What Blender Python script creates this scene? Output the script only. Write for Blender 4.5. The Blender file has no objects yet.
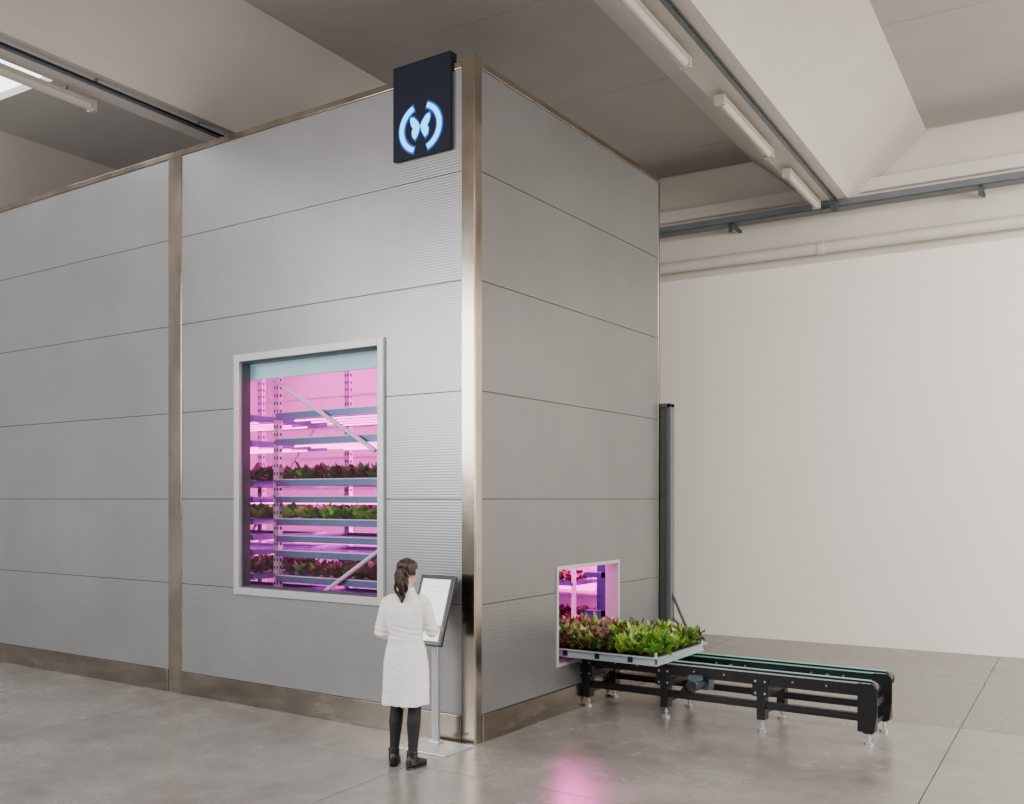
import bpy, bmesh, math, random, time
from mathutils import Vector, Matrix, noise as mnoise
random.seed(7)
scene = bpy.context.scene
COL = scene.collection

def pbr(name, col, rough=.5, metal=0.0, var=0.0, vscale=3.0, bump=0.0, bscale=60.0,
        emis=None, estr=0.0, ribs=0.0, ribp=.03, aniso=None, spec=None, roughvar=0.0):
    m = bpy.data.materials.new(name); m.use_nodes = True
    nt = m.node_tree; n = nt.nodes; l = nt.links
    b = n['Principled BSDF']
    b.inputs['Base Color'].default_value = (*col, 1)
    b.inputs['Roughness'].default_value = rough
    b.inputs['Metallic'].default_value = metal
    if spec is not None: b.inputs['Specular IOR Level'].default_value = spec
    tc = n.new('ShaderNodeTexCoord')
    if var > 0:
        mp = n.new('ShaderNodeMapping')
        if aniso: mp.inputs['Scale'].default_value = aniso
        nz = n.new('ShaderNodeTexNoise'); nz.inputs['Scale'].default_value = vscale
        nz.inputs['Detail'].default_value = 6; nz.inputs['Roughness'].default_value = .6
        cr = n.new('ShaderNodeValToRGB')
        cr.color_ramp.elements[0].position = .3; cr.color_ramp.elements[1].position = .7
        cr.color_ramp.elements[0].color = (*[max(0, c*(1-var)) for c in col], 1)
        cr.color_ramp.elements[1].color = (*[min(1, c*(1+var)) for c in col], 1)
        l.new(tc.outputs['Object'], mp.inputs['Vector']); l.new(mp.outputs['Vector'], nz.inputs['Vector'])
        l.new(nz.outputs['Fac'], cr.inputs['Fac']); l.new(cr.outputs['Color'], b.inputs['Base Color'])
        if roughvar > 0:
            mr = n.new('ShaderNodeMapRange')
            mr.inputs['To Min'].default_value = rough-roughvar; mr.inputs['To Max'].default_value = rough+roughvar
            mr.inputs['From Min'].default_value = .3; mr.inputs['From Max'].default_value = .7
            l.new(nz.outputs['Fac'], mr.inputs['Value']); l.new(mr.outputs['Result'], b.inputs['Roughness'])
    nrm = None
    if bump > 0:
        nb = n.new('ShaderNodeTexNoise'); nb.inputs['Scale'].default_value = bscale; nb.inputs['Detail'].default_value = 4
        bp = n.new('ShaderNodeBump'); bp.inputs['Strength'].default_value = bump; bp.inputs['Distance'].default_value = .01
        l.new(tc.outputs['Object'], nb.inputs['Vector']); l.new(nb.outputs['Fac'], bp.inputs['Height'])
        nrm = bp.outputs['Normal']
    if ribs > 0:
        w = n.new('ShaderNodeTexWave'); w.wave_type = 'BANDS'; w.bands_direction = 'Z'
        w.inputs['Scale'].default_value = (2*math.pi/ribp)/20.0
        w.inputs['Distortion'].default_value = 0
        bp = n.new('ShaderNodeBump'); bp.inputs['Strength'].default_value = ribs; bp.inputs['Distance'].default_value = .004
        l.new(tc.outputs['Object'], w.inputs['Vector']); l.new(w.outputs['Fac'], bp.inputs['Height'])
        if nrm: l.new(nrm, bp.inputs['Normal'])
        nrm = bp.outputs['Normal']
    if nrm: l.new(nrm, b.inputs['Normal'])
    if emis:
        b.inputs['Emission Color'].default_value = (*emis, 1); b.inputs['Emission Strength'].default_value = estr
    return m

M = {}
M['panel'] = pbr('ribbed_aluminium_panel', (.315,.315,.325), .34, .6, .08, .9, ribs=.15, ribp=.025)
M['panel_side'] = pbr('side_aluminium_panel', (.205,.20,.203), .36, .55, .07, 1.0, ribs=.06, ribp=.04)  # base darker than the front, toning down light landing on this side
M['seam'] = pbr('seam_dark', (.06,.06,.06), .8, var=.1)
M['steel'] = pbr('brushed_steel_trim', (.40,.345,.285), .18, 1.0, .28, 1.8, aniso=(1,1,.5), roughvar=.06)
M['steel_base'] = pbr('brushed_steel_skirting', (.33,.285,.24), .24, 1.0, .2, 3, aniso=(.5,.5,2), roughvar=.06)
M['frame'] = pbr('window_frame_aluminium', (.50,.51,.52), .4, .4, .03)
M['black'] = pbr('navy_black_sign', (.003,.005,.017), .6, var=.1, spec=.25)
M['black_metal'] = pbr('black_anodised', (.010,.010,.012), .35, .3, .2, 8)
M['black_plastic'] = pbr('black_plastic', (.008,.008,.009), .3, var=.1)
M['glow'] = pbr('logo_light', (.02,.2,.5), .5, emis=(.04,.50,1.0), estr=3.6)
M['glow_soft'] = pbr('logo_halo', (.003,.02,.10), .5, emis=(.0,.07,.50), estr=.8)
M['inner'] = pbr('chamber_lining', (.80,.78,.80), .5, var=.04)
M['teal'] = pbr('glowing_header_panel', (.40,.68,.70), .4, var=.06, emis=(.40,.80,.85), estr=.22)  # faint emission puts the cyan glow into this header strip
M['rackwhite'] = pbr('rack_upright', (.72,.72,.78), .35, .3, .05)
M['tray_edge'] = pbr('grow_tray_edge', (.15,.18,.36), .28, .6, .12)
M['hole'] = pbr('slot_dark', (.12,.05,.12), .8, var=.1)
M['led'] = pbr('led_bar', (1,.5,.9), .5, emis=(1.0,.10,.60), estr=9.0)
M['ledpanel'] = pbr('led_panel', (1,.5,.9), .5, emis=(1.0,.10,.60), estr=5.0)
M['hidden_glow'] = pbr('hidden_pink_glow', (1,.5,.9), .5, emis=(1.0,.05,.48), estr=30.0)  # added emitter for the pink glow on the floor
M['blueframe'] = pbr('blue_grey_frame', (.05,.08,.18), .4, .4, .1)
M['ceil'] = pbr('ceiling_concrete', (.43,.40,.375), .85, var=.05, vscale=1.2)
M['ceilbeam'] = pbr('precast_beam_concrete', (.56,.515,.47), .85, var=.05, vscale=1.0)
M['sky'] = pbr('skylight_pane', (.9,.95,1), .3, emis=(.9,.96,1), estr=4)
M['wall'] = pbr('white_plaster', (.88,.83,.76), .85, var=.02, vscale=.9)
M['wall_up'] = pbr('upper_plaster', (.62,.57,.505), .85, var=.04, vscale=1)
M['pipe'] = pbr('painted_pipe', (.62,.58,.52), .5, var=.03)
M['traygrey'] = pbr('galvanised_cable_tray', (.15,.17,.18), .45, .6, .1)
M['dkgrey'] = pbr('dark_bracket', (.055,.062,.070), .5, .2, .1)
M['barrier'] = pbr('anthracite_panel', (.115,.125,.135), .5, .2, .06)
M['lampbody'] = pbr('lamp_body', (.40,.355,.30), .5, var=.05)
M['lamptube'] = pbr('lamp_diffuser', (.50,.46,.40), .4, var=.03)
M['belt'] = pbr('teal_belt', (.20,.50,.44), .4, var=.08)
M['alu'] = pbr('aluminium', (.55,.56,.57), .32, .8, .06)
M['motor'] = pbr('motor_grey', (.10,.13,.17), .45, .4, .15)
M['tray'] = pbr('seedling_tray', (.46,.54,.58), .35, .5, .05)
M['soil'] = pbr('substrate', (.04,.06,.025), .9, var=.4, vscale=30)
M['leaf_g'] = pbr('leaf_green', (.09,.24,.022), .45, var=.5, vscale=25)
M['leaf_l'] = pbr('leaf_light_green', (.28,.43,.055), .45, var=.35, vscale=25)
M['leaf_r'] = pbr('leaf_red', (.15,.03,.045), .4, var=.6, vscale=25)
M['leaf_k'] = pbr('leaf_dark_green', (.03,.09,.02), .45, var=.4, vscale=25)
M['screen_face'] = pbr('screen_page', (.7,.77,.78), .25, emis=(.80,.95,.97), estr=.95)
M['screen_ui'] = pbr('screen_graphics', (.45,.6,.62), .3, emis=(.50,.68,.72), estr=.6, var=.1)
M['coat'] = pbr('white_cotton', (.84,.83,.81), .85, var=.02, vscale=8, bump=.2, bscale=14)
M['legs'] = pbr('black_leggings', (.010,.010,.012), .75, var=.2, vscale=20)
M['boot'] = pbr('black_leather', (.012,.010,.009), .38, var=.2, vscale=20)
M['skin'] = pbr('skin', (.62,.36,.25), .5, var=.05, vscale=10)
M['hair'] = pbr('dark_brown_hair', (.024,.011,.007), .45, var=.5, vscale=40, aniso=(3,3,.4), bump=.5, bscale=90)
M['eye'] = pbr('eye_white', (.8,.8,.8), .2, var=.02)
M['iris'] = pbr('iris', (.05,.025,.01), .2, var=.1)
M['lip'] = pbr('lips', (.5,.16,.14), .45, var=.05)

def concrete(name, k):
    m = bpy.data.materials.new(name); m.use_nodes = True
    nt = m.node_tree; n = nt.nodes; l = nt.links; b = n['Principled BSDF']
    tc = n.new('ShaderNodeTexCoord')
    a = n.new('ShaderNodeTexNoise'); a.inputs['Scale'].default_value = .8; a.inputs['Detail'].default_value = 8; a.inputs['Roughness'].default_value = .62
    c = n.new('ShaderNodeTexNoise'); c.inputs['Scale'].default_value = 4.5; c.inputs['Detail'].default_value = 8; c.inputs['Roughness'].default_value = .72
    l.new(tc.outputs['Object'], a.inputs['Vector']); l.new(tc.outputs['Object'], c.inputs['Vector'])
    mx = n.new('ShaderNodeMath'); mx.operation = 'MULTIPLY_ADD'; mx.inputs[1].default_value = .34
    sc = n.new('ShaderNodeMath'); sc.operation = 'MULTIPLY'; sc.inputs[1].default_value = .66
    l.new(c.outputs['Fac'], mx.inputs[0]); l.new(a.outputs['Fac'], sc.inputs[0]); l.new(sc.outputs[0], mx.inputs[2])
    r = n.new('ShaderNodeValToRGB'); e = r.color_ramp.elements
    e[0].position = .36; e[0].color = (.155*k,.145*k,.131*k,1); e[1].position = .64; e[1].color = (.30*k,.287*k,.265*k,1)
    l.new(mx.outputs[0], r.inputs['Fac']); l.new(r.outputs['Color'], b.inputs['Base Color'])
    mr = n.new('ShaderNodeMapRange'); mr.inputs['From Min'].default_value = .38; mr.inputs['From Max'].default_value = .62
    mr.inputs['To Min'].default_value = .18; mr.inputs['To Max'].default_value = .32
    l.new(mx.outputs[0], mr.inputs['Value']); l.new(mr.outputs['Result'], b.inputs['Roughness'])
    b.inputs['Specular IOR Level'].default_value = .6
    return m
M['floor'] = concrete('polished_concrete', 1.0)
M['floor_dk'] = concrete('polished_concrete_dark', .68)  # same concrete in a darker tone, for slabs nearest the back wall

def glassmat():
    m = bpy.data.materials.new('window_glass'); m.use_nodes = True
    nt = m.node_tree; n = nt.nodes; l = nt.links
    out = n['Material Output']; n.remove(n['Principled BSDF'])
    t = n.new('ShaderNodeBsdfTransparent'); t.inputs['Color'].default_value = (.94,.94,.96,1)
    g = n.new('ShaderNodeBsdfGlossy'); g.inputs['Roughness'].default_value = .02
    mx = n.new('ShaderNodeMixShader'); mx.inputs[0].default_value = .05
    l.new(t.outputs[0], mx.inputs[1]); l.new(g.outputs[0], mx.inputs[2])
    l.new(mx.outputs[0], out.inputs['Surface'])
    return m
M['glass'] = glassmat()

class MB:
    def __init__(s, T=None):
        s.v = []; s.f = []; s.m = []; s.mats = []; s.T = T; s.sm = []
    def mi(s, name):
        if name not in s.mats: s.mats.append(name)
        return s.mats.index(name)
    def add(s, vs, fs, mat, smooth=False):
        o = len(s.v)
        for p in vs:
            p = Vector(p)
            if s.T is not None: p = s.T @ p
            s.v.append(p)
        k = s.mi(mat)
        for f in fs:
            s.f.append([i+o for i in f]); s.m.append(k); s.sm.append(smooth)
    def box(s, x0, x1, y0, y1, z0, z1, mat, X=None):
        vs = [Vector((x, y, z)) for z in (z0, z1) for x, y in ((x0,y0),(x1,y0),(x1,y1),(x0,y1))]
        if X is not None: vs = [X @ p for p in vs]
        s.add(vs, [(0,3,2,1),(4,5,6,7),(0,1,5,4),(1,2,6,5),(2,3,7,6),(3,0,4,7)], mat)
    def loft(s, rings, mat, caps=True, smooth=True):
        n = len(rings[0]); vs = [p for r in rings for p in r]; fs = []
        for i in range(len(rings)-1):
            for j in range(n):
                a = i*n+j; b = i*n+(j+1) % n
                fs.append((a, b, b+n, a+n))
        s.add(vs, fs, mat, smooth)
        if caps:
            s.add(rings[0], [tuple(range(n))[::-1]], mat); s.add(rings[-1], [tuple(range(n))], mat)
    def tube(s, pts, rads, mat, seg=12, flat=1.0, caps=True):
        pts = [Vector(p) for p in pts]; rings = []
        if not isinstance(rads, (list, tuple)): rads = [rads]*len(pts)
        prev = None
        for i, p in enumerate(pts):
            d = (pts[min(i+1, len(pts)-1)]-pts[max(i-1, 0)]).normalized()
            if prev is None:
                up = Vector((0,0,1)) if abs(d.z) < .9 else Vector((0,1,0))
                a = d.cross(up).normalized()
            else:
                a = (prev - d*prev.dot(d)).normalized()
            prev = a; b = d.cross(a).normalized()
            rings.append([p + a*math.cos(t)*rads[i] + b*math.sin(t)*rads[i]*flat for t in [2*math.pi*k/seg for k in range(seg)]])
        s.loft(rings, mat, caps)
    def cyl(s, p0, p1, r, mat, seg=16): s.tube([p0, p1], r, mat, seg)
    def prism(s, poly, fn0, fn1, mat, smooth=False):
        n = len(poly); a = [fn0(*p) for p in poly]; b = [fn1(*p) for p in poly]
        s.add(a+b, [tuple(range(n))[::-1], tuple(range(n, 2*n))] + [(i, (i+1)%n, (i+1)%n+n, i+n) for i in range(n)], mat)
    def obj(s, name, parent=None, bevel=0, recalc=True):
        me = bpy.data.meshes.new(name); me.from_pydata([tuple(p) for p in s.v], [], s.f)
        for k in s.mats: me.materials.append(M[k])
        me.polygons.foreach_set('material_index', s.m); me.polygons.foreach_set('use_smooth', s.sm)
        if recalc:
            bm = bmesh.new(); bm.from_mesh(me); bmesh.ops.recalc_face_normals(bm, faces=bm.faces); bm.to_mesh(me); bm.free()
        o = bpy.data.objects.new(name, me); COL.objects.link(o)
        if parent: o.parent = parent
        if bevel:
            md = o.modifiers.new('bev', 'BEVEL'); md.width = bevel; md.segments = 2; md.limit_method = 'ANGLE'; md.angle_limit = math.radians(50)
        return o

def empty(name, loc=(0,0,0)):
    e = bpy.data.objects.new(name, None); e.location = loc; COL.objects.link(e); return e

# ------------------------------------------------------------------ woman
wm = empty('woman_in_lab_coat')
def ell(cx, cy, z, rx, ry, n=40, p=2.3, fold=0, ph=0):
    out = []
    for k in range(n):
        a = 2*math.pi*k/n; c, s_ = math.cos(a), math.sin(a)
        r = (abs(c)**p+abs(s_)**p)**(-1/p)
        f = 1+fold*(math.sin(5*a+ph)+.6*math.sin(9*a+2*ph))
        out.append(Vector((cx+rx*c*r*f, cy+ry*s_*r*f, z)))
    return out
def bake(mb, name, voxel, smooth_it=3, parent=None, mats=None, matfn=None):
    o = mb.obj(name+'_tmp')
    md = o.modifiers.new('r', 'REMESH'); md.mode = 'VOXEL'; md.voxel_size = voxel; md.use_smooth_shade = True
    if smooth_it:
        s_ = o.modifiers.new('s', 'SMOOTH'); s_.factor = .5; s_.iterations = smooth_it
    dgp = bpy.context.evaluated_depsgraph_get()
    me = bpy.data.meshes.new_from_object(o.evaluated_get(dgp)); me.name = name
    bpy.data.objects.remove(o)
    me.materials.clear()
    for k in mats: me.materials.append(M[k])
    me.polygons.foreach_set('use_smooth', [True]*len(me.polygons))
    me.polygons.foreach_set('material_index', [matfn(p.center) if matfn else 0 for p in me.polygons])
    ob = bpy.data.objects.new(name, me); COL.objects.link(ob)
    if parent: ob.parent = parent
    return ob
SHL, SHR = Vector((-.150, 0, 1.322)), Vector((.150, 0, 1.322))
ELL, ELR = Vector((-.205, -.035, 1.070)), Vector((.205, .045, 1.080))
WRL, WRR = Vector((-.115, .175, 1.01)), Vector((.150, .290, 1.06))
def mixp(a, b, t): return a+(b-a)*t
body = MB()
body.loft([ell(0, 0, .78, .13, .10), ell(0, 0, .90, .155, .115), ell(0, 0, 1.02, .118, .09), ell(0, 0, 1.15, .125, .10), ell(0, 0, 1.27, .135, .10),
           ell(0, -.005, 1.33, .12, .070), ell(0, 0, 1.38, .06, .055), ell(0, .005, 1.43, .048, .050), ell(0, .015, 1.50, .046, .050)], 'skin')
FEET = ((-1, -.100, .02, 14), (1, .080, -.045, -16))
for s_, fx, fy, yw in FEET:
    hip = Vector((s_*.078, 0, .86)); kn = Vector((s_*.080, fy*.5+.012, .47)); an = Vector((fx, fy-.02, .09))
    body.tube([hip, mixp(hip, kn, .35), mixp(hip, kn, .75), kn, mixp(kn, an, .3)+Vector((0, -.012, 0)), mixp(kn, an, .6)+Vector((0, -.004, 0)), an, an-Vector((0, 0, .05))],
              [.088, .080, .062, .053, .056, .045, .034, .034], 'legs', 16)
for S_, E_, W_ in ((SHL, ELL, WRL), (SHR, ELR, WRR)):
    body.tube([S_, mixp(S_, E_, .5), E_, mixp(E_, W_, .35), W_], [.045, .042, .036, .035, .024], 'skin', 12)
def hand(W, d, n, side, curls):
    d = d.normalized(); n = (n-d*n.dot(d)).normalized(); s_ = d.cross(n).normalized()*side
    rings = []
    for t, w, th in ((-.01, .024, .019), (.025, .031, .016), (.055, .038, .014), (.085, .037, .012)):
        c = W+d*t; rings.append([c+s_*w*math.cos(a)+n*th*math.sin(a) for a in [2*math.pi*k/14 for k in range(14)]])
    body.loft(rings, 'skin')
    for i, (off, L) in enumerate(((.030, .068), (.010, .077), (-.010, .071), (-.030, .055))):
        cu = curls[i]; p = W+d*.078+s_*off; pts = [p]; ang = .15*cu
        sp = s_*(off*.14/.027)
        for fr in (.22, .42, .32, .26):
            dd = (d*math.cos(ang)-n*math.sin(ang)+sp).normalized(); p = p+dd*L*fr; pts.append(p); ang += .45*cu
        body.tube(pts, [.0088, .0086, .0082, .0078, .0062], 'skin', 8)
    p = W+d*.022+s_*.024; q = p+(d*.6+s_*.8).normalized()*.036; r_ = q+(d*.85+s_*.35-n*.25).normalized()*.03; u_ = r_+(d-n*.3).normalized()*.024
    body.tube([p, q, r_, u_], [.014, .0115, .0100, .0075], 'skin', 8)
hand(WRL, Vector((.45, .85, .05)), Vector((-.2, 0, 1)), 1, (1.2, 1.3, 1.4, 1.5))
hand(WRR, Vector((-.10, .98, .16)), Vector((.1, -.1, 1)), -1, (.2, .7, 1.0, 1.2))
HN = 40
TILT = Matrix.Translation(Vector((0, .01, 1.47))) @ Matrix.Rotation(math.radians(-10), 4, 'X') @ Matrix.Translation(Vector((0, -.01, -1.47)))
def headring(z, n=HN):
    t = (z-1.445)/.215
    R = []
    prof = [(0, .018, .030), (.08, .040, .062), (.2, .056, .078), (.35, .065, .088), (.5, .072, .094), (.65, .075, .097), (.78, .070, .092), (.87, .059, .079), (.94, .043, .058), (.98, .026, .035), (1.0, .006, .008)]
    for i in range(len(prof)-1):
        if prof[i][0] <= t <= prof[i+1][0]+1e-6:
            q = (t-prof[i][0])/(prof[i+1][0]-prof[i][0])
            w = prof[i][1]+(prof[i+1][1]-prof[i][1])*q; dpt = prof[i][2]+(prof[i+1][2]-prof[i][2])*q; break
    cyo = .045*(1-t)**2+.012
    for k in range(n):
        a = 2*math.pi*k/n; c, s_ = math.cos(a), math.sin(a)
        x = w*c; y = cyo+dpt*s_
        if s_ < 0 and t < .35: y = cyo+dpt*s_*.55
        if s_ > 0:
            fx = abs(x)
            nose = max(0, 1-fx/.014)*max(0, 1-abs(t-.40)/.16)*.022
            eye = max(0, 1-abs(fx-.030)/.016)*max(0, 1-abs(t-.52)/.07)*.008
            brow = max(0, 1-abs(fx-.028)/.03)*max(0, 1-abs(t-.60)/.05)*.003
            mouth = max(0, 1-fx/.025)*max(0, 1-abs(t-.20)/.04)*.004
            y += nose-eye+brow+mouth
        R.append(Vector((x, y, z)))
    return R
zz = [1.445+.215*k/44 for k in range(45)]
body.loft([[TILT @ p for p in headring(z)] for z in zz], 'skin')
for s_ in (-1, 1):
    body.tube([TILT @ Vector((s_*.070, .012, 1.535)), TILT @ Vector((s_*.080, .002, 1.552)), TILT @ Vector((s_*.082, 0, 1.572)), TILT @ Vector((s_*.074, .008, 1.582))], [.007, .010, .011, .007], 'skin', 8)
bake(body, 'body', .0054, 2, wm, ['skin', 'legs'], lambda c: 1 if c.z < .93 else 0)
fe = MB()
for s_ in (-1, 1):
    e = TILT @ Vector((s_*.030, .092, 1.557))
    rr_ = [[e+Vector((.0125*math.cos(a)*math.sin(b2), .0125*math.cos(b2), .0125*math.sin(a)*math.sin(b2))) for a in [2*math.pi*k/12 for k in range(12)]] for b2 in [.01+math.pi*j/8*.99 for j in range(9)]]
    fe.loft(rr_, 'eye')
    fe.tube([e+Vector((0, .0115, -.001)), e+Vector((0, .0132, -.001))], .0055, 'iris', 10)
    fe.tube([TILT @ Vector((s_*.014, .112, 1.573)), TILT @ Vector((s_*.030, .110, 1.577)), TILT @ Vector((s_*.045, .098, 1.572))], [.002, .003, .0015], 'hair', 6)
fe.tube([TILT @ Vector((-.022, .119, 1.487)), TILT @ Vector((0, .128, 1.488)), TILT @ Vector((.022, .119, 1.487))], [.002, .0055, .002], 'lip', 8)
fe.obj('face_features', wm)
hm = MB(); rings = []
def hairring(z):
    zc = min(z, 1.6595); R = headring(max(1.447, zc)); t = (z-1.445)/.215
    cx_ = sum((p for p in R), Vector())/len(R); out = []
    for k, p in enumerate(R):
        d = p-cx_; d.z = 0; L = max(d.length, 1e-5); dn = d/L; front = dn.y
        off = .013+.0022*math.sin(k*2.1+z*60)
        lim = .78-.42*min(1, max(0, (.35-front)/.6))
        if t < lim: off = -.014-.02*min(1, (lim-t)*6)
        if t > .97: off *= max(0, (1.06-t)/.09)
        q = cx_+dn*(L+off); q.z = z+.004*max(0, (t-.8)/.2); out.append(TILT @ q)
    return out
for k in range(38): rings.append(hairring(1.475+.188*k/37))
hm.loft(rings, 'hair')
def P_(x, y, z): return TILT @ Vector((x, y, z))
hm.tube([P_(0, -.060, 1.61), P_(0, -.092, 1.602), P_(0, -.112, 1.590), P_(0, -.122, 1.572)], [.042, .043, .037, .028], 'hair', 14)
hm.tube([(0, -.108, 1.585), (.003, -.122, 1.54), (.006, -.125, 1.48), (.010, -.115, 1.42), (.012, -.10, 1.38)], [.024, .034, .038, .026, .010], 'hair', 12, flat=.7)
for i in range(15):
    a = 2*math.pi*i*.382; q = math.sqrt((i+.5)/15); ox, oy = .035*q*math.cos(a), .020*q*math.sin(a); pts = []; rd = []
    LN = .245+.03*math.sin(i*2.3)
    for k in range(16):
        t = k/15; spd = (.75+1.15*math.sin(math.pi*min(1, t*1.05))**.8)*(1-.35*t*t)
        wv = .009*math.sin(t*11+i*1.9)*min(1, t*3); wy = .006*math.cos(t*10+i*2.7)*min(1, t*3)
        pts.append(Vector((ox*spd+wv+.012*t, -.108+oy*spd+wy-.020*math.sin(t*2.8)+.010*t, 1.588-LN*t)))
        rd.append(.0100*(1-.5*t**2.2))
    hm.tube(pts, rd, 'hair', 7)
bake(hm, 'hair', .0042, 0, wm, ['hair'])
ct_ = MB()
Z = [(.500,.192,.158,.034),(.60,.186,.152,.028),(.72,.181,.147,.020),(.84,.173,.140,.011),(.93,.160,.129,.006),(1.02,.138,.113,.010),(1.10,.141,.115,.006),
     (1.18,.149,.121,.004),(1.24,.156,.120,.003),(1.285,.156,.108,.0),(1.325,.142,.088,.0),(1.36,.112,.073,.0),(1.385,.085,.066,.0),(1.40,.070,.062,.0)]
rings = [ell(0, 0, .62, .164, .132, 72, fold=.026, ph=.9), ell(0, 0, .502, .182, .148, 72, fold=.034, ph=.9)]
rings += [ell(0, -.004, z, rx, ry, 72, fold=f, ph=.9+(1.0-z)*.6) for z, rx, ry, f in Z]
ct_.loft(rings, 'coat')
for S_, E_, W_ in ((SHL, ELL, WRL), (SHR, ELR, WRR)):
    ct_.tube([S_-Vector((S_.x*.55, 0, -.012)), S_-Vector((S_.x*.20, 0, -.006)), S_+Vector((S_.x*.04, 0, -.016)), mixp(S_, E_, .18), mixp(S_, E_, .38), mixp(S_, E_, .6), mixp(S_, E_, .85), E_, mixp(E_, W_, .2), mixp(E_, W_, .45), mixp(E_, W_, .7), mixp(E_, W_, .93)],
             [.040, .050, .055, .056, .056, .054, .054, .053, .051, .049, .045, .043], 'coat', 20)
ct_.loft([ell(0, .002, 1.365, .100, .078, 32), ell(0, .0, 1.395, .078, .070, 32), ell(0, .002, 1.432, .064, .062, 32), ell(0, .002, 1.435, .056, .055, 32), ell(0, .002, 1.40, .054, .052, 32)], 'coat')
coat = bake(ct_, 'lab_coat', .0075, 4, wm, ['coat'])
for v in coat.data.vertices:
    c = v.co
    n = mnoise.noise(Vector((c.x*10, c.y*10, c.z*3.0)))*.009 + mnoise.noise(Vector((c.x*20+3, c.y*20, c.z*26)))*.004
    n += math.exp(-((c.z-1.08)/.07)**2)*.0035*math.sin(c.z*150+c.x*30)
    if c.y < -.05 and c.z < .78: n -= .009*math.exp(-((c.x-.004)/.012)**2)
    v.co = c + v.normal*n
b = MB()
def band(z0, z1, a0, a1, e, RX=.146, RY=.121):
    n = 16; vs = []
    for k in range(n+1):
        a = a0+(a1-a0)*k/n; c, s_ = math.cos(a), math.sin(a); r = (abs(c)**2.3+abs(s_)**2.3)**(-1/2.3)
        for z in (z0, z1):
            for o in (-.01, e): vs.append((c*r*(RX+o), -.004+s_*r*(RY+o), z))
    fs = []
    for k in range(n):
        i = k*4; fs += [(i+1, i+5, i+7, i+3), (i, i+2, i+6, i+4), (i+2, i+3, i+7, i+6), (i, i+4, i+5, i+1)]
    b.add(vs, fs, 'coat')
band(1.00, 1.036, math.radians(215), math.radians(325), .001)
b.obj('coat_back_belt', wm)
bt = MB()
for s_, fx, fy, yaw in FEET:
    R = Matrix.Translation((fx, fy-.02, 0)) @ Matrix.Rotation(math.radians(yaw), 4, 'Z')
    def ring(y, zc, w, h, n=18):
        out = []
        for k in range(n):
            a = 2*math.pi*k/n; zc_ = zc+h*math.sin(a); out.append(R @ Vector((w*math.cos(a), y, max(.012, zc_))))
        return out
    bt.loft([ring(-.062, .05, .018, .03), ring(-.052, .052, .032, .045), ring(-.01, .055, .037, .052), ring(.04, .047, .038, .045), ring(.09, .036, .043, .032), ring(.135, .03, .041, .024), ring(.165, .026, .030, .018), ring(.178, .024, .012, .010)], 'boot')
    bt.tube([R @ Vector((0, -.008, .03)), R @ Vector((0, -.006, .08)), R @ Vector((0, -.004, .12)), R @ Vector((0, -.002, .145))], [.044, .044, .045, .046], 'boot', 18)
bake(bt, 'boots', .007, 2, wm, ['boot'])
b = MB()
for s_, fx, fy, yaw in FEET:
    R = Matrix.Translation((fx, fy-.02, 0)) @ Matrix.Rotation(math.radians(yaw), 4, 'Z')
    pts = [(-.062,-.02),(-.062,.02),(-.03,.036),(.03,.034),(.09,.044),(.14,.040),(.172,.022),(.180,0),(.172,-.022),(.14,-.040),(.09,-.044),(.03,-.034),(-.03,-.036)]
    b.prism(pts, lambda y, x: R @ Vector((x, y, 0)), lambda y, x: R @ Vector((x, y, .018)), 'black_plastic')
b.obj('boot_soles', wm)
wm.location = (-.080, -.82, 0); wm.rotation_euler = (0, 0, math.radians(20))

# ------------------------------------------------------------------ camera
RA = math.radians(2.67)
ROOM = Matrix.Rotation(RA, 4, 'Z')
cd = bpy.data.cameras.new('camera'); cam = bpy.data.objects.new('camera', cd); COL.objects.link(cam)
cam.location = (4.885, -6.712, 2.14); cam.rotation_euler = (math.radians(90), 0, math.radians(33.77))
cd.sensor_width = 36; cd.lens = 33.54; cd.shift_y = 97/1024; cd.clip_end = 200
scene.camera = cam

# ------------------------------------------------------------------ room
fl = MB(ROOM)
S = 3.65
xs = [3.55+S*i for i in range(-5, 4)]; ys = [2.86+S*j for j in range(-5, 3)]
ys = [y for y in ys if y < 7.5]+[7.6]
g = .004
for i in range(len(xs)-1):
    for j in range(len(ys)-1):
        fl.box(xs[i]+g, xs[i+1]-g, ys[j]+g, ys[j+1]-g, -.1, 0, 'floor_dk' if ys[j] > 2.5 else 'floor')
fl.box(xs[0], xs[-1], ys[0], ys[-1], -.15, -.012, 'seam')
fl.obj('floor')

CENT = [-9.82, -4.22, 1.38, 6.98, 12.58]
ZT, ZB = 7.34, 6.42
Y0, Y1 = -15.0, 7.6
for c in CENT:
    L = []; K = 10
    for k in range(K+1):
        t = 1-k/K; L.append((c-.27-.96*t, ZB+(ZT-ZB)*t**.85))
    for k in range(K+1):
        t = k/K; L.append((c+.27+.96*t, ZB+(ZT-ZB)*t**.85))
    poly = L+[(L[-1][0], ZT+.3), (L[0][0], ZT+.3)]
    n = len(poly); cb = MB(ROOM)
    cb.add([(x, Y0, z) for x, z in poly]+[(x, Y1, z) for x, z in poly],
           [tuple(range(n)), tuple(range(n, 2*n))[::-1]]+[(i, (i+1)%n, (i+1)%n+n, i+n) for i in range(n)], 'ceilbeam')
    cb.obj('ceiling_beam')
ce = MB(ROOM)
bounds = [-13.5]+[v for c in CENT for v in (c-1.23, c+1.23)]
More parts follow.
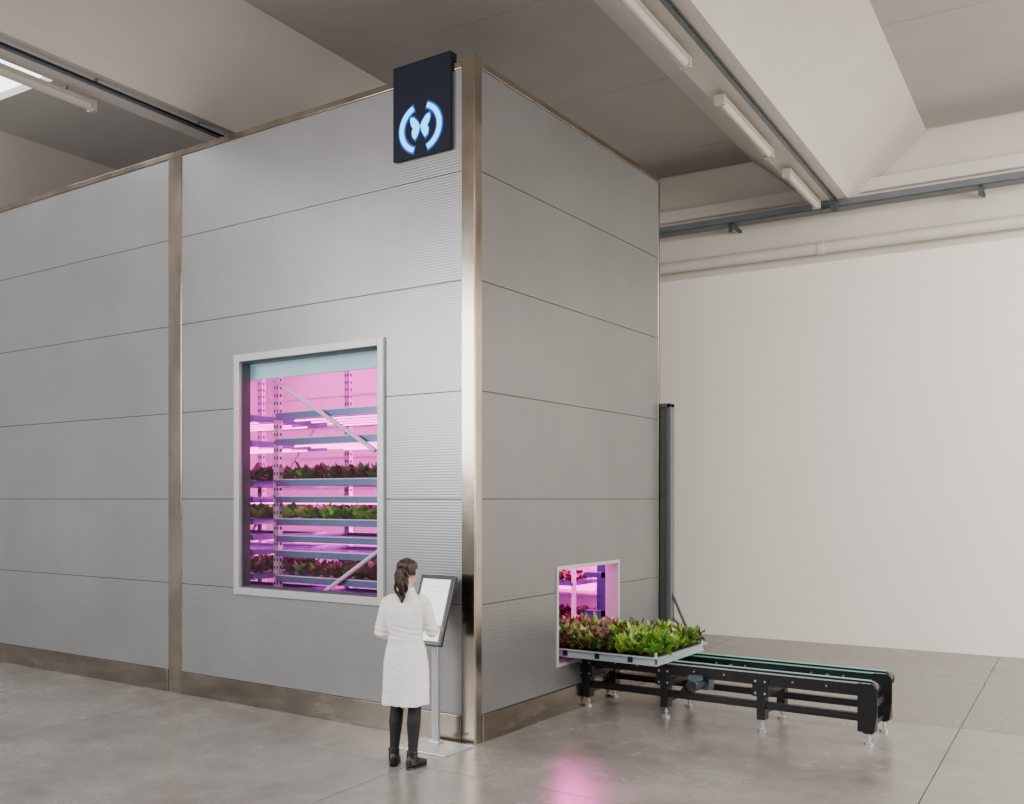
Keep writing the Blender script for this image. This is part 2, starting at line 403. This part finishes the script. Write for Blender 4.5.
for i in range(0, len(bounds)-1, 2):
    x0, x1 = bounds[i], bounds[i+1]
    if i == 2:
        for (a, b) in ((Y0, -4.9), (-3.2, -1.6), (.30, Y1)):
            ce.box(x0, x1, a, b, ZT+.02, ZT+.3, 'ceil')
        for (a, b) in ((-4.9, -3.2), (-1.6, .30)):
            ce.box(x0, x0+.25, a, b, ZT+.02, ZT+.3, 'ceil'); ce.box(x1-.35, x1, a, b, ZT+.02, ZT+.3, 'ceil')
            ce.box(x0+.25, x1-.35, a, b, ZT+.12, ZT+.2, 'sky')
    else:
        y = Y0
        while y < Y1:
            y2 = min(y+2.4, Y1)
            ce.box(x0, x1, y+.006, y2-.006, ZT+.02, ZT+.3, 'ceil'); y = y2
        ce.box(x0, x1, Y0, Y1, ZT+.1, ZT+.25, 'seam')
ce.obj('ceiling')

wb = MB(ROOM)
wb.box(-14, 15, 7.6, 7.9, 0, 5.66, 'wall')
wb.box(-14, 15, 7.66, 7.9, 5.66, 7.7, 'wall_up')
wb.obj('wall_back')
tb = MB(ROOM); tb.box(-14, 15, 7.42, 7.66, 6.56, 6.74, 'pipe'); tb.box(-14, 15, 7.5, 7.66, 6.50, 6.56, 'wall_up')
tb.obj('trim_1', bevel=.01)
pp = MB(ROOM)
pp.cyl((-14, 7.50, 5.85), (15, 7.50, 5.85), .085, 'pipe', 20)
for x in (-2, 1.2, 4.4, 7.6):
    pp.box(x-.03, x+.03, 7.5, 7.66, 5.83, 5.87, 'traygrey')
    pp.tube([(x-.04, 7.5, 5.85), (x+.04, 7.5, 5.85)], .095, 'pipe', 20)
pp.obj('ventilation_pipe')
ct = MB(ROOM)
ct.box(-14, 15, 7.12, 7.36, 6.31, 6.325, 'traygrey')
ct.box(-14, 15, 7.12, 7.13, 6.31, 6.41, 'traygrey'); ct.box(-14, 15, 7.35, 7.36, 6.31, 6.41, 'traygrey')
ct.cyl((-14, 7.2, 6.35), (15, 7.2, 6.35), .02, 'black_plastic', 8)
ct.cyl((-14, 7.27, 6.35), (15, 7.27, 6.35), .02, 'black_plastic', 8)
for x in (-3.4, -.05, 3.35, 6.7):
    ct.box(x-.025, x+.025, 7.1, 7.6, 6.27, 6.31, 'dkgrey'); ct.box(x-.025, x+.025, 7.1, 7.14, 6.17, 6.31, 'dkgrey')
ct.obj('cable_tray')

def batten(name, x, ya, yb):
    b = MB(ROOM)
    b.box(x-.05, x+.05, ya, yb, 6.33, 6.37, 'lampbody')
    b.tube([(x, ya+.03, 6.31), (x, yb-.03, 6.31)], .045, 'lamptube', 14)
    for y in (ya, yb): b.box(x-.055, x+.055, y-.025, y+.025, 6.26, 6.37, 'lampbody')
    for y in (ya+.3, yb-.3): b.box(x-.015, x+.015, y-.015, y+.015, 6.37, ZB, 'traygrey')
    return b.obj(name, bevel=.004)
for (x, a, b_) in ((1.27, -.1, 1.75), (1.27, 2.75, 4.55), (1.27, 5.35, 6.9), (1.27, -3.0, -1.1),
                     (-4.5, -2.4, -.55), (-4.5, .9, 2.7), (-4.5, 4.0, 5.8)):
    batten('fluorescent_batten_lamp', x, a, b_)
for x in (1.50, -4.08):
    r = MB(ROOM); r.box(x-.022, x+.022, -9, 7.05, 6.34, 6.37, 'traygrey'); r.cyl((x+.04, -9, 6.36), (x+.04, 7.05, 6.36), .012, 'black_plastic', 8)
    y = -8.6
    while y < 7.0: r.box(x-.012, x+.012, y-.012, y+.012, 6.37, ZB, 'traygrey'); y += 1.3
    r.box(x-.04, x+.04, 6.9, 7.05, 6.22, 6.34, 'dkgrey')
    r.obj('lighting_busbar')

# ------------------------------------------------------------------ growing chamber
ch = empty('vertical_farm_chamber')
H = 5.98; XL = -12.2; YB = 3.76
SE = [.24, 1.21, 2.14, 3.09, 4.06, 5.02, 5.92]
WX0, WX1, WZ0, WZ1 = -3.09, -1.02, 1.145, 3.645
OY0, OY1, OZ0, OZ1 = 1.38, 2.72, .47, 1.47

def rects(a0, a1, z0, z1, hole):
    h0, h1, k0, k1 = hole
    if h0 >= a1 or h1 <= a0 or k0 >= z1 or k1 <= z0: return [(a0, a1, z0, z1)]
    out = []
    if h0 > a0: out.append((a0, h0, z0, z1))
    if h1 < a1: out.append((h1, a1, z0, z1))
    if k0 > z0: out.append((max(a0, h0), min(a1, h1), z0, k0))
    if k1 < z1: out.append((max(a0, h0), min(a1, h1), k1, z1))
    return out
fp = MB()
for (a0, a1) in ((-3.975, -.13), (-8.05, -4.2), (XL, -8.27)):
    for i in range(6):
        for (x0, x1, z0, z1) in rects(a0, a1, SE[i]+.004, SE[i+1]-.004, (WX0+.02, WX1-.02, WZ0+.02, WZ1-.02)):
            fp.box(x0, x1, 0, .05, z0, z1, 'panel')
for (x0, x1, z0, z1) in rects(XL, -.02, .0, 5.95, (WX0+.02, WX1-.02, WZ0+.02, WZ1-.02)):
    fp.box(x0, x1, .012, .10, z0, z1, 'seam')
fp.obj('front_panels', ch)
sp = MB()
for i in range(6):
    for (y0, y1, z0, z1) in rects(.105, YB-.03, SE[i]+.004, SE[i+1]-.004, (OY0+.02, OY1-.02, OZ0+.02, OZ1-.02)):
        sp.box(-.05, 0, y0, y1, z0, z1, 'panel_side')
for (y0, y1, z0, z1) in rects(.05, YB-.02, 0, 5.95, (OY0+.02, OY1-.02, OZ0+.02, OZ1-.02)):
    sp.box(-.10, -.012, y0, y1, z0, z1, 'seam')
sp.obj('side_panels', ch)
bk = MB(); bk.box(XL, -.1, YB-.1, YB-.01, 0, 5.95, 'panel_side'); bk.box(XL, XL+.08, .1, YB-.1, 0, 5.95, 'panel_side')
bk.box(XL+.05, -.05, .05, YB-.05, 5.88, 5.95, 'panel_side'); bk.obj('rear_and_roof_panels', ch)
tr = MB()
tr.box(-.13, .008, -.008, .012, .0, H+.04, 'steel'); tr.box(-.012, .008, .012, .105, 0, H+.04, 'steel')
for x0 in (-4.2, -8.27): tr.box(x0, x0+.225, -.010, .05, 0, H, 'steel')
tr.box(-.05, .006, YB-.03, YB+.006, 0, H, 'steel'); tr.box(-.1, .006, YB-.01, YB+.01, 0, H, 'steel')
tr.box(XL, -.13, -.012, .10, SE[6], H, 'steel'); tr.box(-.1, .010, .105, YB, SE[6], H, 'steel')
tr.obj('steel_trims', ch, bevel=.003)
bb = MB()
for (a0, a1) in ((-3.97, -.135), (-8.04, -4.205), (XL, -8.275)): bb.box(a0, a1, -.018, .02, 0, .24, 'steel_base')
bb.box(-.02, .018, .11, YB, 0, .24, 'steel_base')
bb.obj('steel_skirting', ch, bevel=.003)
wf = MB(); t = .075
for (x0, x1, z0, z1) in ((WX0, WX0+t, WZ0, WZ1), (WX1-t, WX1, WZ0, WZ1), (WX0+t, WX1-t, WZ0, WZ0+t), (WX0+t, WX1-t, WZ1-t, WZ1)):
    wf.box(x0, x1, -.03, .12, z0, z1, 'frame')
t2 = .09
for (x0, x1, z0, z1) in ((WX0+t, WX0+t2, WZ0+t, WZ1-t), (WX1-t2, WX1-t, WZ0+t, WZ1-t), (WX0+t2, WX1-t2, WZ0+t, WZ0+t2), (WX0+t2, WX1-t2, WZ1-t2, WZ1-t)):
    wf.box(x0, x1, .015, .12, z0, z1, 'dkgrey')
wf.obj('window_frame', ch, bevel=.004)
wg = MB(); wg.add([(WX0+.08, .03, WZ0+.08), (WX1-.08, .03, WZ0+.08), (WX1-.08, .03, WZ1-.08), (WX0+.08, .03, WZ1-.08)], [(0, 1, 2, 3)], 'glass')
wg.obj('window_glass', ch, recalc=False)
of = MB(); t = .035
for (y0, y1, z0, z1) in ((OY0, OY0+t, OZ0, OZ1), (OY1-t, OY1, OZ0, OZ1), (OY0+t, OY1-t, OZ0, OZ0+t), (OY0+t, OY1-t, OZ1-t, OZ1)):
    of.box(-.14, .012, y0, y1, z0, z1, 'frame')
of.obj('harvest_hatch_frame', ch, bevel=.003)
il = MB()
IX0 = -6.6; IZ = 4.35
il.box(IX0, -.14, YB-.2, YB-.14, .12, IZ, 'inner')
il.box(IX0-.05, IX0, .13, YB-.14, .12, IZ, 'inner')
il.box(IX0, -.14, .13, YB-.14, IZ, IZ+.05, 'inner')
il.box(IX0, -.14, .13, YB-.14, .07, .12, 'inner')
for (x0, x1, z0, z1) in rects(IX0, -.14, .12, IZ, (WX0, WX1, WZ0, WZ1)): il.box(x0, x1, .105, .13, z0, z1, 'inner')
for (y0, y1, z0, z1) in rects(.13, YB-.14, .12, IZ, (OY0, OY1, OZ0, OZ1)): il.box(-.165, -.14, y0, y1, z0, z1, 'inner')
for k in range(9):
    z = .5+k*.45; il.box(IX0, -.17, YB-.215, YB-.2, z, z+.03, 'rackwhite')
il.box(-2.3, -.75, 3.50, 3.53, 1.02, 1.12, 'ledpanel'); il.box(-2.3, -.75, 3.50, 3.53, 1.36, 1.46, 'ledpanel')
il.box(-1.85, -.22, 3.46, 3.50, 1.50, 2.50, 'hidden_glow')  # added glowing sheet above the hatch sightline, feeds the floor reflection
il.box(-3.2, -.9, .16, .19, 3.40, 3.66, 'teal')
il.obj('interior_lining', ch)

def lettuce(mb, x, y, z, r, h, cols, nl=11):
    for i in range(nl):
        a = i*2.399+random.uniform(-.3, .3); q = i/nl
        elev = math.radians(random.uniform(20, 40)+q*45)
        Lf = r*random.uniform(.85, 1.25)*(1-.25*q); W = Lf*random.uniform(.38, .52)
        d = Vector((math.cos(a), math.sin(a), 0)); sd = Vector((-d.y, d.x, 0)); ph = random.uniform(0, 6)
        NU, NV = 4, 5; vs = []
        for iu in range(NU+1):
            u = iu/NU; w = W*math.sin(math.pi*min(1, .12+u*.86)**.8)
            el = elev-u*.7
            hx = Lf*u*math.cos(elev-.35*u); hz = Lf*u*math.sin(el+.35*u)*h/r*1.0
            for iv in range(NV):
                v = iv/(NV-1)*2-1
                ruf = math.sin(v*5+ph+u*7)*.16*Lf*abs(v)*u + abs(v)**2*.12*Lf
                vs.append(Vector((x, y, z))+d*(hx+.02*r)+sd*(w*v)+Vector((0, 0, hz+ruf)))
        fs = [(iu*NV+iv, iu*NV+iv+1, (iu+1)*NV+iv+1, (iu+1)*NV+iv) for iu in range(NU) for iv in range(NV-1)]
        mb.add(vs, fs, random.choice(cols), True)

def upright(mb, x, y, z0, z1, mat='rackwhite', step=.085):
    mb.box(x-.04, x+.04, y-.03, y+.03, z0, z1, mat)
    z = z0+.06
    while z < z1-.05:
        for dx in (-.02, .02): mb.box(x+dx-.009, x+dx+.009, y-.033, y-.029, z, z+.032, 'hole')
        mb.box(x+.039, x+.043, y-.012, y+.012, z, z+.032, 'hole'); z += step
RED = ['leaf_r', 'leaf_r', 'leaf_k', 'leaf_r']; GRN = ['leaf_l', 'leaf_g', 'leaf_l', 'leaf_g']
rk = MB(); pl = MB(); ledm = MB()
levels = [(3.02, None), (2.74, None), (2.30, RED+['leaf_g']), (2.12, None), (1.88, GRN), (1.70, None), (1.54, None), (1.27, RED+['leaf_g']), (1.05, None), (.75, GRN)]
for (X0, X1) in ((-3.0, -.55), (-5.75, -3.3)):
    for x in ((X0-.02, X1+.02) if X0 > -3.2 else (X0-.02, (X0+X1)/2)):
        for y in (.52, 1.62): upright(rk, x, y, .13, 4.1)
    for (z, pc) in levels:
        rk.box(X0+.03, X1-.03, .44, .47, z-.022, z+.048, 'tray_edge'); rk.box(X0+.03, X1-.03, 1.55, 1.58, z-.02, z+.045, 'tray_edge')
        rk.box(X0+.03, X1-.03, .43, .475, z+.044, z+.052, 'rackwhite')
        rk.box(X0+.03, X0+.05, .47, 1.55, z-.02, z+.045, 'tray_edge'); rk.box(X1-.05, X1-.03, .47, 1.55, z-.02, z+.045, 'tray_edge')
        if pc or z < 2.9:
            rk.box(X0+.05, X1-.05, .47, 1.55, z-.015, z+.01, 'tray_edge' if not pc else 'rackwhite')
        else:
            for k in range(5): rk.box(X0+.05, X1-.05, .52+k*.22, .60+k*.22, z-.01, z+.01, 'tray_edge')
        if not pc:
            for k in range(4): ledm.box(X0+.15, X1-.15, .6+k*.25, .62+k*.25, z-.035, z-.020, 'led')
        else:
            x = X0+.14
            while x < X1-.08:
                for y in (.57, .82, 1.08, 1.36):
                    lettuce(pl, x+random.uniform(-.03, .03), y, z+.04, random.uniform(.12, .16), random.uniform(.17, .26), pc, 10)
                x += .17
rk.tube([(-2.95, .40, 3.42), (-1.5, .40, 2.62)], .024, 'rackwhite', 8)
rk.tube([(-1.2, .40, 1.78), (-2.3, .40, 1.12)], .024, 'rackwhite', 8)
rk.tube([(-4.9, 1.62, 1.5), (-3.4, 1.62, 3.2)], .018, 'rackwhite', 8)
for (x, y) in ((-.30, 2.95), (-.52, 3.25)):
    rk.box(x-.03, x+.03, y-.03, y+.03, .12, 2.2, 'blueframe')
rk.box(-.55, -.27, 2.92, 2.98, 1.24, 1.30, 'blueframe'); rk.box(-.55, -.27, 2.92, 2.98, .80, .86, 'blueframe')
for zs in (.70, 1.14):
    rk.box(-3.0, -.62, 2.78, 3.42, zs, zs+.04, 'tray_edge')
    x = -2.4
    while x < -.66:
        for y in (2.86, 3.02, 3.2, 3.34): lettuce(pl, x, y, zs+.05, random.uniform(.10, .13), .13, ['leaf_r', 'leaf_r', 'leaf_g', 'leaf_k'], 9)
        x += .17
for x in (-2.97, -.62):
    for y in (2.80, 3.40): rk.box(x-.02, x+.02, y-.02, y+.02, .12, 1.45, 'rackwhite')
for y in (1.93, 2.5): rk.box(-1.6, -.17, y-.045, y+.045, .46, .54, 'black_metal')
for x in (-1.5, -.4):
    for y in (1.93, 2.5): rk.box(x-.03, x+.03, y-.03, y+.03, .12, .46, 'black_metal')
rk.obj('grow_rack', ch); pl.obj('rack_lettuces', ch, recalc=False); ledm.obj('grow_light_bars', ch)

# sign
sg = empty('illuminated_logo_sign')
sb = MB()
sx0, sx1, sz0, sz1 = -.885, -.225, 5.225, 6.085
sb.box(sx0, sx1, -.045, -.012, sz0, sz1, 'black'); sb.box(sx0, sx1, -.012, .05, 5.985, sz1, 'black')
sb.obj('sign_panel', sg, bevel=.004)
lg = MB(); cx, cz = (sx0+sx1)/2-.005, 5.475
def arc(a0, a1, r0, r1, mat, y0, y1):
    n = 20; pts = []
    for k in range(n+1):
        a = math.radians(a0+(a1-a0)*k/n); pts.append((cx+r1*math.cos(a)*1.08, cz+r1*math.sin(a)))
    for k in range(n, -1, -1):
        a = math.radians(a0+(a1-a0)*k/n); pts.append((cx+r0*math.cos(a)*1.08, cz+r0*math.sin(a)))
    n2 = len(pts)
    for k in range(n):
        q = [pts[k], pts[k+1], pts[n2-2-k], pts[n2-1-k]]
        lg.add([(p[0], y0, p[1]) for p in q]+[(p[0], y1, p[1]) for p in q],
               [(3,2,1,0),(4,5,6,7),(0,1,5,4),(1,2,6,5),(2,3,7,6),(3,0,4,7)], mat)
for (a0, a1) in ((112, 248), (-68, 68)):
    arc(a0, a1, .180, .222, 'glow', -.055, -.044)
    arc(a0-4, a1+4, .162, .240, 'glow_soft', -.0475, -.0445)
wing = [(0,.01),(.02,.05),(.06,.092),(.095,.098),(.10,.07),(.088,.03),(.07,.004),(.083,-.02),(.078,-.06),(.05,-.088),(.028,-.06),(.012,-.03)]
for s_ in (1, -1):
    P = [(cx+s_*x*1.12+.003*s_, cz+z*1.1) for x, z in wing]; n = len(P)
    c0 = (cx+s_*.06, cz+.005)
    vs = [(c0[0], -.054, c0[1])]+[(p[0], -.054, p[1]) for p in P]
    lg.add(vs, [(0, i+1, (i+1)%n+1) for i in range(n)], 'glow')
    vs = [(c0[0]+(p[0]-c0[0])*1.2, -.0472, c0[1]+(p[1]-c0[1])*1.2) for p in P]
    lg.add([(c0[0], -.0472, c0[1])]+vs, [(0, i+1, (i+1)%n+1) for i in range(n)], 'glow_soft')
lg.obj('butterfly_logo', sg)

# ------------------------------------------------------------------ conveyor
cv = empty('belt_conveyor')
b = MB()
XE = 2.93
def stadium(x0, x1, z0, z1, n=8):
    r = (z1-z0)/2; zc = (z0+z1)/2; P = []
    for k in range(n+1):
        a = -math.pi/2+math.pi*k/n; P.append((x1-r+r*math.cos(a), zc+r*math.sin(a)))
    for k in range(n+1):
        a = math.pi/2+math.pi*k/n; P.append((x0+r+r*math.cos(a), zc+r*math.sin(a)))
    return P
for yc in (1.93, 2.5):
    for (y0, y1) in ((yc-.06, yc-.045), (yc+.045, yc+.06)):
        P = stadium(.03, XE, .425, .545)
        b.prism(P, lambda x, z: (x, y0, z), lambda x, z: (x, y1, z), 'black_metal')
    P = stadium(.035, XE-.005, .43, .556)
    b.prism(P, lambda x, z: (x, yc-.034, z), lambda x, z: (x, yc+.034, z), 'black_plastic')
    P = [(.1, .5565), (XE-.06, .5565), (XE-.06, .56), (.1, .56)]
    b.prism(P, lambda x, z: (x, yc-.026, z), lambda x, z: (x, yc+.026, z), 'belt')
    b.box(.1, XE-.05, yc-.063, yc-.0595, .530, .543, 'belt' if yc > 2 else 'alu')
    b.box(.05, XE-.08, yc-.03, yc+.03, .20, .265, 'black_metal')
    b.box(.05, XE-.08, yc-.034, yc-.029, .228, .238, 'black_plastic')
    for xl in (.06, .93, 1.9, 2.85):
        b.box(xl-.04, xl+.04, yc-.05, yc+.05, .10, .43, 'black_metal')
        b.box(xl-.075, xl+.075, yc-.069, yc-.060, .32, .50, 'black_metal')
        for dx in (-.045, .045):
            for z in (.35, .46): b.cyl((xl+dx, yc-.074, z), (xl+dx, yc-.066, z), .010, 'alu', 8)
        b.cyl((xl, yc, .02), (xl, yc, .11), .012, 'alu', 10)
        b.cyl((xl, yc, 0), (xl, yc, .022), .042, 'alu', 16)
        b.cyl((xl, yc, .05), (xl, yc, .065), .022, 'alu', 6)
    for xl in (.4, .65, 1.25, 1.55, 2.2, 2.5):
        b.cyl((xl, yc-.066, .485), (xl, yc-.059, .485), .022, 'black_plastic', 14)
        b.cyl((xl, yc-.069, .485), (xl, yc-.060, .485), .008, 'alu', 8)
    b.cyl((XE-.065, yc-.07, .487), (XE-.065, yc+.07, .487), .02, 'alu', 12)
for xl in (.06, .93, 1.9, 2.85):
    b.box(xl-.03, xl+.03, 1.96, 2.47, .30, .36, 'black_metal')
    b.box(xl-.02, xl+.02, 1.96, 2.47, .14, .18, 'black_metal')
for xl in (.5, 1.4, 2.35): b.cyl((xl, 1.96, .47), (xl, 2.47, .47), .018, 'alu', 10)
P = [(XE-.16, .12), (XE-.02, .12), (XE+.005, .30), (XE+.005, .50), (XE-.03, .54), (XE-.16, .54)]
for yc in (1.93, 2.5):
    b.prism(P, lambda x, z: (x, yc-.078, z), lambda x, z: (x, yc-.066, z), 'black_metal')
    b.box(XE-.10, XE-.02, yc-.05, yc+.05, .12, .42, 'black_metal')
b.obj('conveyor_frame', cv, bevel=.003)
mt = MB()
mt.cyl((1.28, 1.74, .37), (1.28, 2.02, .37), .052, 'motor', 20); mt.box(1.20, 1.36, 1.96, 2.10, .30, .43, 'motor')
mt.box(1.22, 1.34, 1.78, 1.88, .415, .455, 'motor')
for k in range(8): mt.tube([(1.28, 1.77+k*.022, .37), (1.28, 1.778+k*.022, .37)], .059, 'motor', 20)
mt.cyl((1.28, 1.72, .37), (1.28, 1.75, .37), .045, 'black_plastic', 18); mt.cyl((1.28, 2.1, .37), (1.28, 2.46, .37), .012, 'alu', 8)
mt.tube([(1.22, 1.8, .40), (1.12, 1.84, .28), (1.0, 1.9, .24), (.93, 1.95, .26)], .009, 'black_plastic', 6)
mt.obj('drive_motor', cv)

lt = empty('lettuce_tray')
b = MB(); tx0, tx1, ty0, ty1 = -.55, 1.03, 1.50, 2.64
b.box(tx0, tx1, ty0, ty1, .562, .58, 'tray')
for (x0, x1, y0, y1) in ((tx0, tx1, ty0, ty0+.018), (tx0, tx1, ty1-.018, ty1), (tx0, tx0+.018, ty0, ty1), (tx1-.018, tx1, ty0, ty1)):
    b.box(x0, x1, y0, y1, .575, .645, 'tray')
for (x0, x1, y0, y1) in ((tx0-.02, tx1+.03, ty0-.03, ty0+.006), (tx0-.02, tx1+.03, ty1-.006, ty1+.03), (tx1-.006, tx1+.03, ty0, ty1)):
    b.box(x0, x1, y0, y1, .635, .648, 'tray')
x = tx0+.2
while x < tx1: b.box(x, x+.05, ty0-.012, ty0, .58, .635, 'black_metal'); x += .36
b.box(tx0+.02, tx1-.02, ty0+.02, ty1-.02, .58, .63, 'soil')
for (xx, yy) in ((tx1-.02, ty0+.02), (tx1-.02, ty1-.02)): b.cyl((xx, yy, .64), (xx, yy, .69), .015, 'alu', 10)
b.obj('tray_body', lt, bevel=.003)
b = MB()
x = tx0+.09
while x < tx1-.07:
    y = ty0+.09
    while y < ty1-.06:
        tt = mnoise.noise(Vector((x*2.3, y*2.3, 3)))+random.uniform(-.2, .2)+(x-.30)*.3
        cols = GRN+['leaf_l'] if tt > -.02 else (RED+['leaf_g', 'leaf_l'] if tt < -.14 else ['leaf_g', 'leaf_r', 'leaf_l', 'leaf_k'])
        r_ = random.uniform(.11, .145)
        lettuce(b, x+random.uniform(-.02, .02), y+random.uniform(-.02, .02), .645, r_, r_*random.uniform(1.5, 2.4), cols, 19)
        y += .108
    x += .108
b.obj('lettuces', lt, recalc=False)

dg = empty('anthracite_barrier_panel')
b = MB()
b.box(-1.2, .10, 3.86, 3.93, 0.02, 3.28, 'barrier'); b.box(.06, .115, 3.84, 3.95, 0.0, 3.28, 'barrier'); b.box(-1.2, .115, 3.84, 3.95, 3.24, 3.29, 'barrier')
b.tube([(.10, 3.9, 1.02), (.34, 3.9, .50), (.38, 3.9, 0.0)], .018, 'dkgrey', 8)
b.tube([(.10, 3.9, .72), (.30, 3.9, .55)], .014, 'dkgrey', 8)
b.box(.05, .48, 3.86, 3.94, 0, .015, 'dkgrey')
b.obj('barrier_body', dg, bevel=.004)

# ------------------------------------------------------------------ kiosk
ks = empty('touchscreen_kiosk')
b = MB()
b.box(-.50, .04, -.47, -.07, 0, .018, 'alu'); b.box(-.48, .02, -.45, -.09, .018, .024, 'frame')
b.box(-.30, -.235, -.215, -.175, .024, 1.02, 'alu'); b.box(-.285, -.25, -.222, -.214, .03, 1.0, 'frame')
b.box(-.32, -.215, -.235, -.155, .024, .045, 'alu')
b.obj('stand', ks, bevel=.004)
tilt = math.radians(20)
Xk = Matrix.Translation((-.275, -.24, 1.18)) @ Matrix.Rotation(-tilt, 4, 'X')
b = MB(Xk)
b.box(-.185, .185, -.02, .022, -.31, .31, 'black_plastic')
b.box(-.10, .10, .022, .05, -.15, .12, 'black_plastic')
b.obj('monitor_housing', ks, bevel=.008)
b = MB(Xk)
b.box(-.150, .150, -.0235, -.0195, -.270, .270, 'screen_face')
b.box(-.10, .10, -.0245, -.0235, .20, .206, 'screen_ui')
for k in range(3): b.box(-.10, .10-.03*(k % 2), -.0245, -.0235, .155-k*.03, .158-k*.03, 'screen_ui')
b.tube([(.0, -.0245, -.04), (.0, -.0235, -.04)], .05, 'screen_ui', 24)
b.obj('screen', ks)
b = MB(); b.cyl((-.267, -.19, .96), (-.27, -.20, 1.13), .03, 'black_plastic', 12); b.obj('mount', ks)

# ------------------------------------------------------------------ lights
def area(name, loc, target, sx, sy, power, col=(1,1,1)):
    ld = bpy.data.lights.new(name, 'AREA'); ld.shape = 'RECTANGLE'; ld.size = sx; ld.size_y = sy; ld.energy = power; ld.color = col
    o = bpy.data.objects.new(name, ld); COL.objects.link(o); o.location = loc
    o.rotation_euler = (Vector(target)-Vector(loc)).to_track_quat('-Z', 'Y').to_euler(); return o
area('unseen_side_fill', (-6.0, -9.5, 4.6), (-4, 0, 2.4), 6, 3.5, 880, (1, .98, .955))  # unseen area light behind the camera, standing in for daylight
area('unseen_side_fill', (12.5, 1.0, 4.0), (4.5, 7.5, 2.6), 7, 4, 1450, (1, .965, .91))  # added area light from the right to brighten the back wall
area('overhead_fill', (3.5, -5.5, 6.3), (3.0, -2.0, 0), 5, 2, 420, (1, .965, .92))  # added overhead light to brighten the floor, no fixture modelled
area('overhead_fill', (6.5, 3.5, 6.3), (5.0, 7.0, 1.5), 2, 4, 380, (1, .955, .89))  # added fill for the back wall and rear floor, no fixture modelled
area('grow_light_panel', (-3.2, 2.2, 4.28), (-3.2, 2.2, 0), 5.5, 2.2, 250, (1, .11, .56))
area('grow_light_panel', (-2.0, 2.1, .3), (-2.2, 2.6, 3), 2.0, .8, 40, (1, .12, .58))
area('grow_light_panel', (-.9, 2.2, 2.4), (-.7, 2.6, 0), 1.0, 1.4, 90, (1, .12, .56))

w = bpy.data.worlds.new('world'); scene.world = w; w.use_nodes = True
w.node_tree.nodes['Background'].inputs[0].default_value = (1, .985, .97, 1)
w.node_tree.nodes['Background'].inputs[1].default_value = .50
